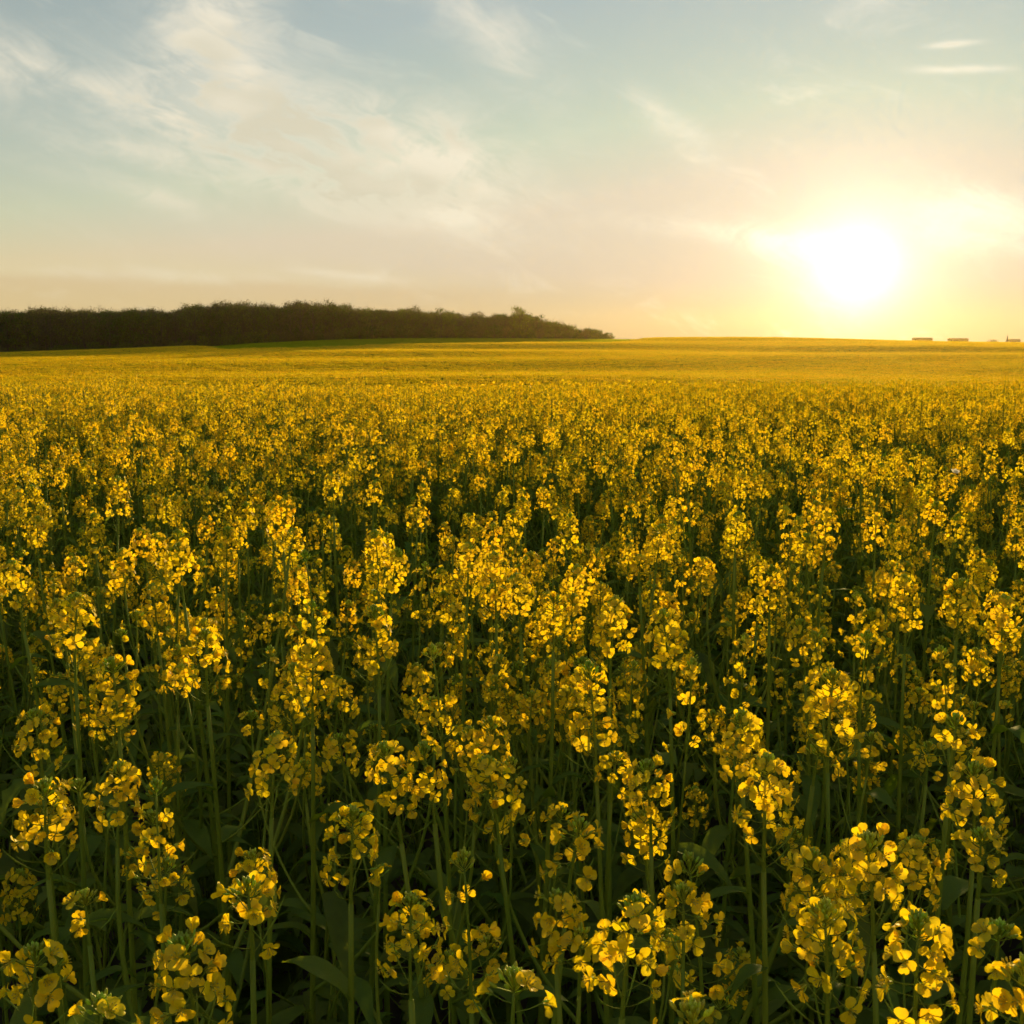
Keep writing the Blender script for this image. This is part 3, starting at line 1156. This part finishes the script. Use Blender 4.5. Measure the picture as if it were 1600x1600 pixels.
SH = [
    (868, 424, 503, 0, 'tallest bush where the wood drops to a hedge'),
    (893, 426, 508, 1, 'green-tinged bush second along the hedge tail of the wood'),
    (915, 428, 514, 2, 'brown bush in the middle of the hedge tail of the wood'),
    (934, 430, 516, 0, 'last but one bush at the hedge tail of the wood'),
    (951, 432, 520, 1, 'low last bush at the very tip of the wood'),
]


def place_tree(px, y, row, me_t, me_c, h0, label, cat, grp, r):
    x = px_x(px, y)
    gz = float(terrain(x, y)) - .1
    zt = CAM_H + y * ((545 - row + (1.0 if cat == 'tree' else 0)) / F_PX)
    s_ = max(.35, (zt - gz) / h0)
    e = bpy.data.objects.new('shrub' if cat == 'bush' else 'tree', None)
    COL.objects.link(e)
    e.location = (x, y, gz)
    e.rotation_euler = (0, 0, r.uniform(0, 6.28))
    w_ = min(max(s_, .7), 1.15) if cat != 'bush' else max(s_, .7)
    e.scale = (w_, w_, s_)
    e['label'], e['category'], e['group'] = label, cat, grp
    obj('trunk', me_t, e)
    obj('crown', me_c, e)


tr = random.Random(41)
for px, y, row, vi, lb in EDGE:
    place_tree(px, y + 17, row, ME_TRUNK[vi], ME_CROWN[vi], TREE_SPECS[vi][0] * 1.01, lb, 'tree', 'trees standing out on the skyline of the wood', tr)
for px, y, row, vi, lb in SH:
    place_tree(px, y + 10, row, ME_STR[vi], ME_SCR[vi], 6.3, lb, 'bush', 'bushes at the tail of the wood', tr)
# body of the wood
pts, sizes = [], []
SKY_PX = [-900, 0, 160, 260, 310, 420, 480, 560, 640, 700, 780, 830, 850, 870, 900, 930, 960]
SKY_ROW = [492, 490, 488, 490, 481, 480, 476, 484, 487, 490, 495, 493, 501, 507, 513, 518, 525]
for yy in np.arange(436, 520, 4.4):
    for xx in np.arange(-400, 44, 4.4):
        x, y = xx + tr.uniform(-1.6, 1.6), yy + tr.uniform(-1.6, 1.6)
        px = 800 + x / (y * cp) * F_PX
        if px > 962 - (y - 436) * 1.3 and px > 850:
            continue
        gz = float(terrain(x, y))
        row = float(np.interp(px, SKY_PX, SKY_ROW)) - 1.5 + tr.uniform(0, 5)
        # crowns of neighbouring trees rise and fall together
        row += 2.4 * math.sin(px / 7.0 + 2.0 * math.sin(px / 31.0)) + 1.6 * math.sin(px / 23.0 + 1.3) + .05 * (y - 436)
        hgt = CAM_H + y * (545 - row) / F_PX - gz
        if hgt < 1.5:
            continue
        pts.append((x, y, gz - .1))
        sizes.append(hgt)
pts, sizes = np.array(pts), np.array(sizes)
for big in (True, False):
    sel = (sizes > 7.5) == big
    if not sel.any():
        continue
    n = int(sel.sum())
    rot = np.zeros((n, 3))
    rot[:, 2] = nrng.uniform(0, 6.28, n)
    scatter('woodland' if big else 'undergrowth', pts[sel], rot, sizes[sel] / (14.0 if big else 6.0), wood_meshes if big else shrub_meshes,
            'dark mass of trees of the wood along the skyline' if big else 'low bushy growth tapering off at the end of the wood', 'woodland' if big else 'undergrowth')
# bushes filling the foot of the wood
pts = np.array([(x + tr.uniform(-1, 1), yb + tr.uniform(-1.2, 1.5)) for yb, x1 in ((432, 14), (438, 20), (446, 24), (458, 24), (472, 20)) for x in np.arange(-400, x1, 2.6)])
P = np.column_stack((pts, terrain(pts[:, 0], pts[:, 1]) - .1))
rot = np.zeros((len(P), 3))
rot[:, 2] = nrng.uniform(0, 6.28, len(P))
scatter('wood_edge_undergrowth', P, rot, nrng.uniform(.55, 1.0, len(P)), shrub_meshes, 'dark brush closing the foot of the wood above the field', 'undergrowth')

# ------------------------------------------------------------------ buildings on the skyline
M_SHED = solid('shed_cladding', (0.055, 0.038, 0.018), (0.045, 0.03, 0.015), 1.5, .8)
M_ROOF = solid('shed_roof', (0.06, 0.04, 0.02), (0.05, 0.033, 0.018), 1.0, .8)
M_DARK = solid('dark_opening', (0.03, 0.027, 0.022))
M_STONE = solid('chapel_stone', (0.22, 0.19, 0.15), (0.17, 0.15, 0.12), 2.0, .9)
M_SLATE = solid('slate', (0.05, 0.05, 0.055), (0.07, 0.07, 0.07), 3.0, .7)


def box(mb, x0, x1, y0, y1, z0, z1, mat=0):
    V = [(x, y, z) for z in (z0, z1) for y in (y0, y1) for x in (x0, x1)]
    mb.add(V, [(0, 2, 3, 1), (4, 5, 7, 6), (0, 1, 5, 4), (2, 6, 7, 3), (0, 4, 6, 2), (1, 3, 7, 5)], mat)


def piece(name, parent, mat, *boxes):
    mb = MB()
    for b in boxes:
        box(mb, *b)
    return obj(name, mb.mesh(name, [mat], False), parent)


def thing(name, loc, label, cat, group=None, rz=0):
    e = bpy.data.objects.new(name, None)
    COL.objects.link(e)
    e.location = loc
    e.rotation_euler = (0, 0, rz)
    e['label'], e['category'] = label, cat
    if group:
        e['group'] = group
    return e


def shed(px0, px1, row, y, label):
    x0, x1 = px_x(px0, y), px_x(px1, y)
    xm, hw = (x0 + x1) / 2, (x1 - x0) / 2
    gz = float(terrain(xm, y))
    top = CAM_H + y * (545 - row) / F_PX - gz
    e = thing('farm_shed', (xm, y, gz), label, 'shed', 'long low sheds on the skyline')
    wl = piece('wall', e, M_SHED, (-hw + .25, hw - .25, 0, 7, 0, top - .55))
    mb = MB()
    # low-pitched roof, ridge along the length, with an overhanging edge
    V = [(-hw, -.4, top - .55), (hw, -.4, top - .55), (hw, 3.5, top), (-hw, 3.5, top), (-hw, 7.4, top - .55), (hw, 7.4, top - .55),
         (-hw, -.4, top - .70), (hw, -.4, top - .70), (hw, 7.4, top - .70), (-hw, 7.4, top - .70)]
    mb.add(V, [(0, 1, 2, 3), (3, 2, 5, 4), (0, 6, 7, 1), (4, 5, 8, 9), (6, 9, 8, 7), (0, 3, 4, 9, 6), (1, 7, 8, 5, 2)])
    obj('roof', mb.mesh('roof', [M_ROOF], False), e)
    piece('door', e, M_DARK, (-1.4, 1.4, -.06, .05, .02, min(2.7, top - .9)))
    for a in (-hw * .62, hw * .62):
        piece('window', e, M_DARK, (a - .6, a + .6, -.05, .05, 1.3, min(2.2, top - .8)))


shed(1430, 1457, 527.8, 700, 'long low shed on the skyline just past the sun, first of the pair')
shed(1486, 1513, 528.6, 705, 'long low shed on the skyline nearer the steeple, second of the pair')

y = 760
xm = px_x(1573, y)
gz = float(terrain(xm, y))
top = CAM_H + y * (545 - 522.5) / F_PX - gz
ch = thing('chapel', (xm, y, gz), 'tiny dark steeple silhouette with a low nave on the skyline at far right', 'chapel')
th = top * .42
piece('tower', ch, M_STONE, (-1.1, 1.1, -1.1, 1.1, 0, th))
mb = MB()
mb.add([(-1.35, -1.35, th), (1.35, -1.35, th), (1.35, 1.35, th), (-1.35, 1.35, th), (-.45, -.45, th + (top - th) * .45), (.45, -.45, th + (top - th) * .45),
        (.45, .45, th + (top - th) * .45), (-.45, .45, th + (top - th) * .45), (0, 0, top)],
       [(0, 3, 2, 1), (0, 1, 5, 4), (1, 2, 6, 5), (2, 3, 7, 6), (3, 0, 4, 7), (4, 5, 8), (5, 6, 8), (6, 7, 8), (7, 4, 8)])
obj('spire', mb.mesh('spire', [M_SLATE], False), ch)
nh = CAM_H + y * (545 - 530) / F_PX - gz
piece('nave', ch, M_STONE, (1.103, 8.2, -1.8, 1.8, 0, nh - .9))
mb = MB()
mb.add([(1.15, -2.1, nh - .9), (8.4, -2.1, nh - .9), (8.4, 2.1, nh - .9), (1.15, 2.1, nh - .9), (1.15, 0, nh), (8.4, 0, nh)],
       [(0, 3, 2, 1), (0, 1, 5, 4), (2, 3, 4, 5), (0, 4, 3), (1, 2, 5)])
obj('roof', mb.mesh('nave_roof', [M_SLATE], False), ch)
for a in (2.8, 4.8, 6.8):
    piece('window', ch, M_DARK, (a - .35, a + .35, -1.84, -1.7, 1.2, max(1.9, nh - 1.6)))
place_tree(1552, 740, 530.5, ME_STR[0], ME_SCR[0], 6.3, 'tiny lone bush on the skyline between the sheds and the steeple', 'bush', None or 'lone bush on the skyline', tr)

# ------------------------------------------------------------------ white butterfly over the flowers
bx_, by_, bz_ = stand(1494, 740, 3.3)
M_WING = leafy('butterfly_wing', (0.80, 0.78, 0.68), (0.85, 0.8, 0.65), 0.4, 0.02, 0.0, 0.02)
M_BODY = solid('butterfly_body', (0.06, 0.05, 0.04))
bf = thing('butterfly', (bx_, by_, bz_), 'small white butterfly hovering over the flowers under the sheds', 'butterfly', None, .5)
mb = MB()
spindle(mb, np.array((0, -.009, 0.)), (0, 1, .1), .019, .0013, 6, 0, ((0, .3), (.3, .8), (.6, 1.0), (.8, .8), (1, .5)))
for s_ in (-1, 1):
    tube(mb, [(s_ * .0004, .010, .001), (s_ * .003, .016, .004)], [.00015, .0002], 3, 0)
obj('body', mb.mesh('body', [M_BODY]), bf)
for s_ in (-1, 1):
    mb = MB()
    O = [(0, .004), (.006, .014), (.014, .018), (.019, .016), (.018, .008), (.014, .001), (.015, -.006), (.010, -.012), (.004, -.009), (0, -.002)]
    V = [(s_ * a * .40, b * .8, a * .72) for a, b in O] + [(s_ * .008 * .40, .0024, .0062)]
    mb.add(V, [(i, (i + 1) % 10, 10) for i in range(10)])
    obj('wing', mb.mesh('wing', [M_WING]), bf)

# ------------------------------------------------------------------ evening haze
mh = bpy.data.materials.new('haze')
mh.use_nodes = True
n = mh.node_tree
n.nodes.clear()
out = n.nodes.new('ShaderNodeOutputMaterial')
pv = n.nodes.new('ShaderNodeVolumePrincipled')
pv.inputs['Color'].default_value = (0.95, 0.74, 0.32, 1)
pv.inputs['Density'].default_value = 4.3e-5
pv.inputs['Anisotropy'].default_value = 0.78
n.links.new(pv.outputs[0], out.inputs['Volume'])
mb = MB()
box(mb, -610, 610, -310, 860, -20, 27)
hz = obj('haze', mb.mesh('haze', [mh], False))
hz['kind'] = 'stuff'
hz['label'] = 'thin golden evening haze over the whole field'
hz['category'] = 'haze'
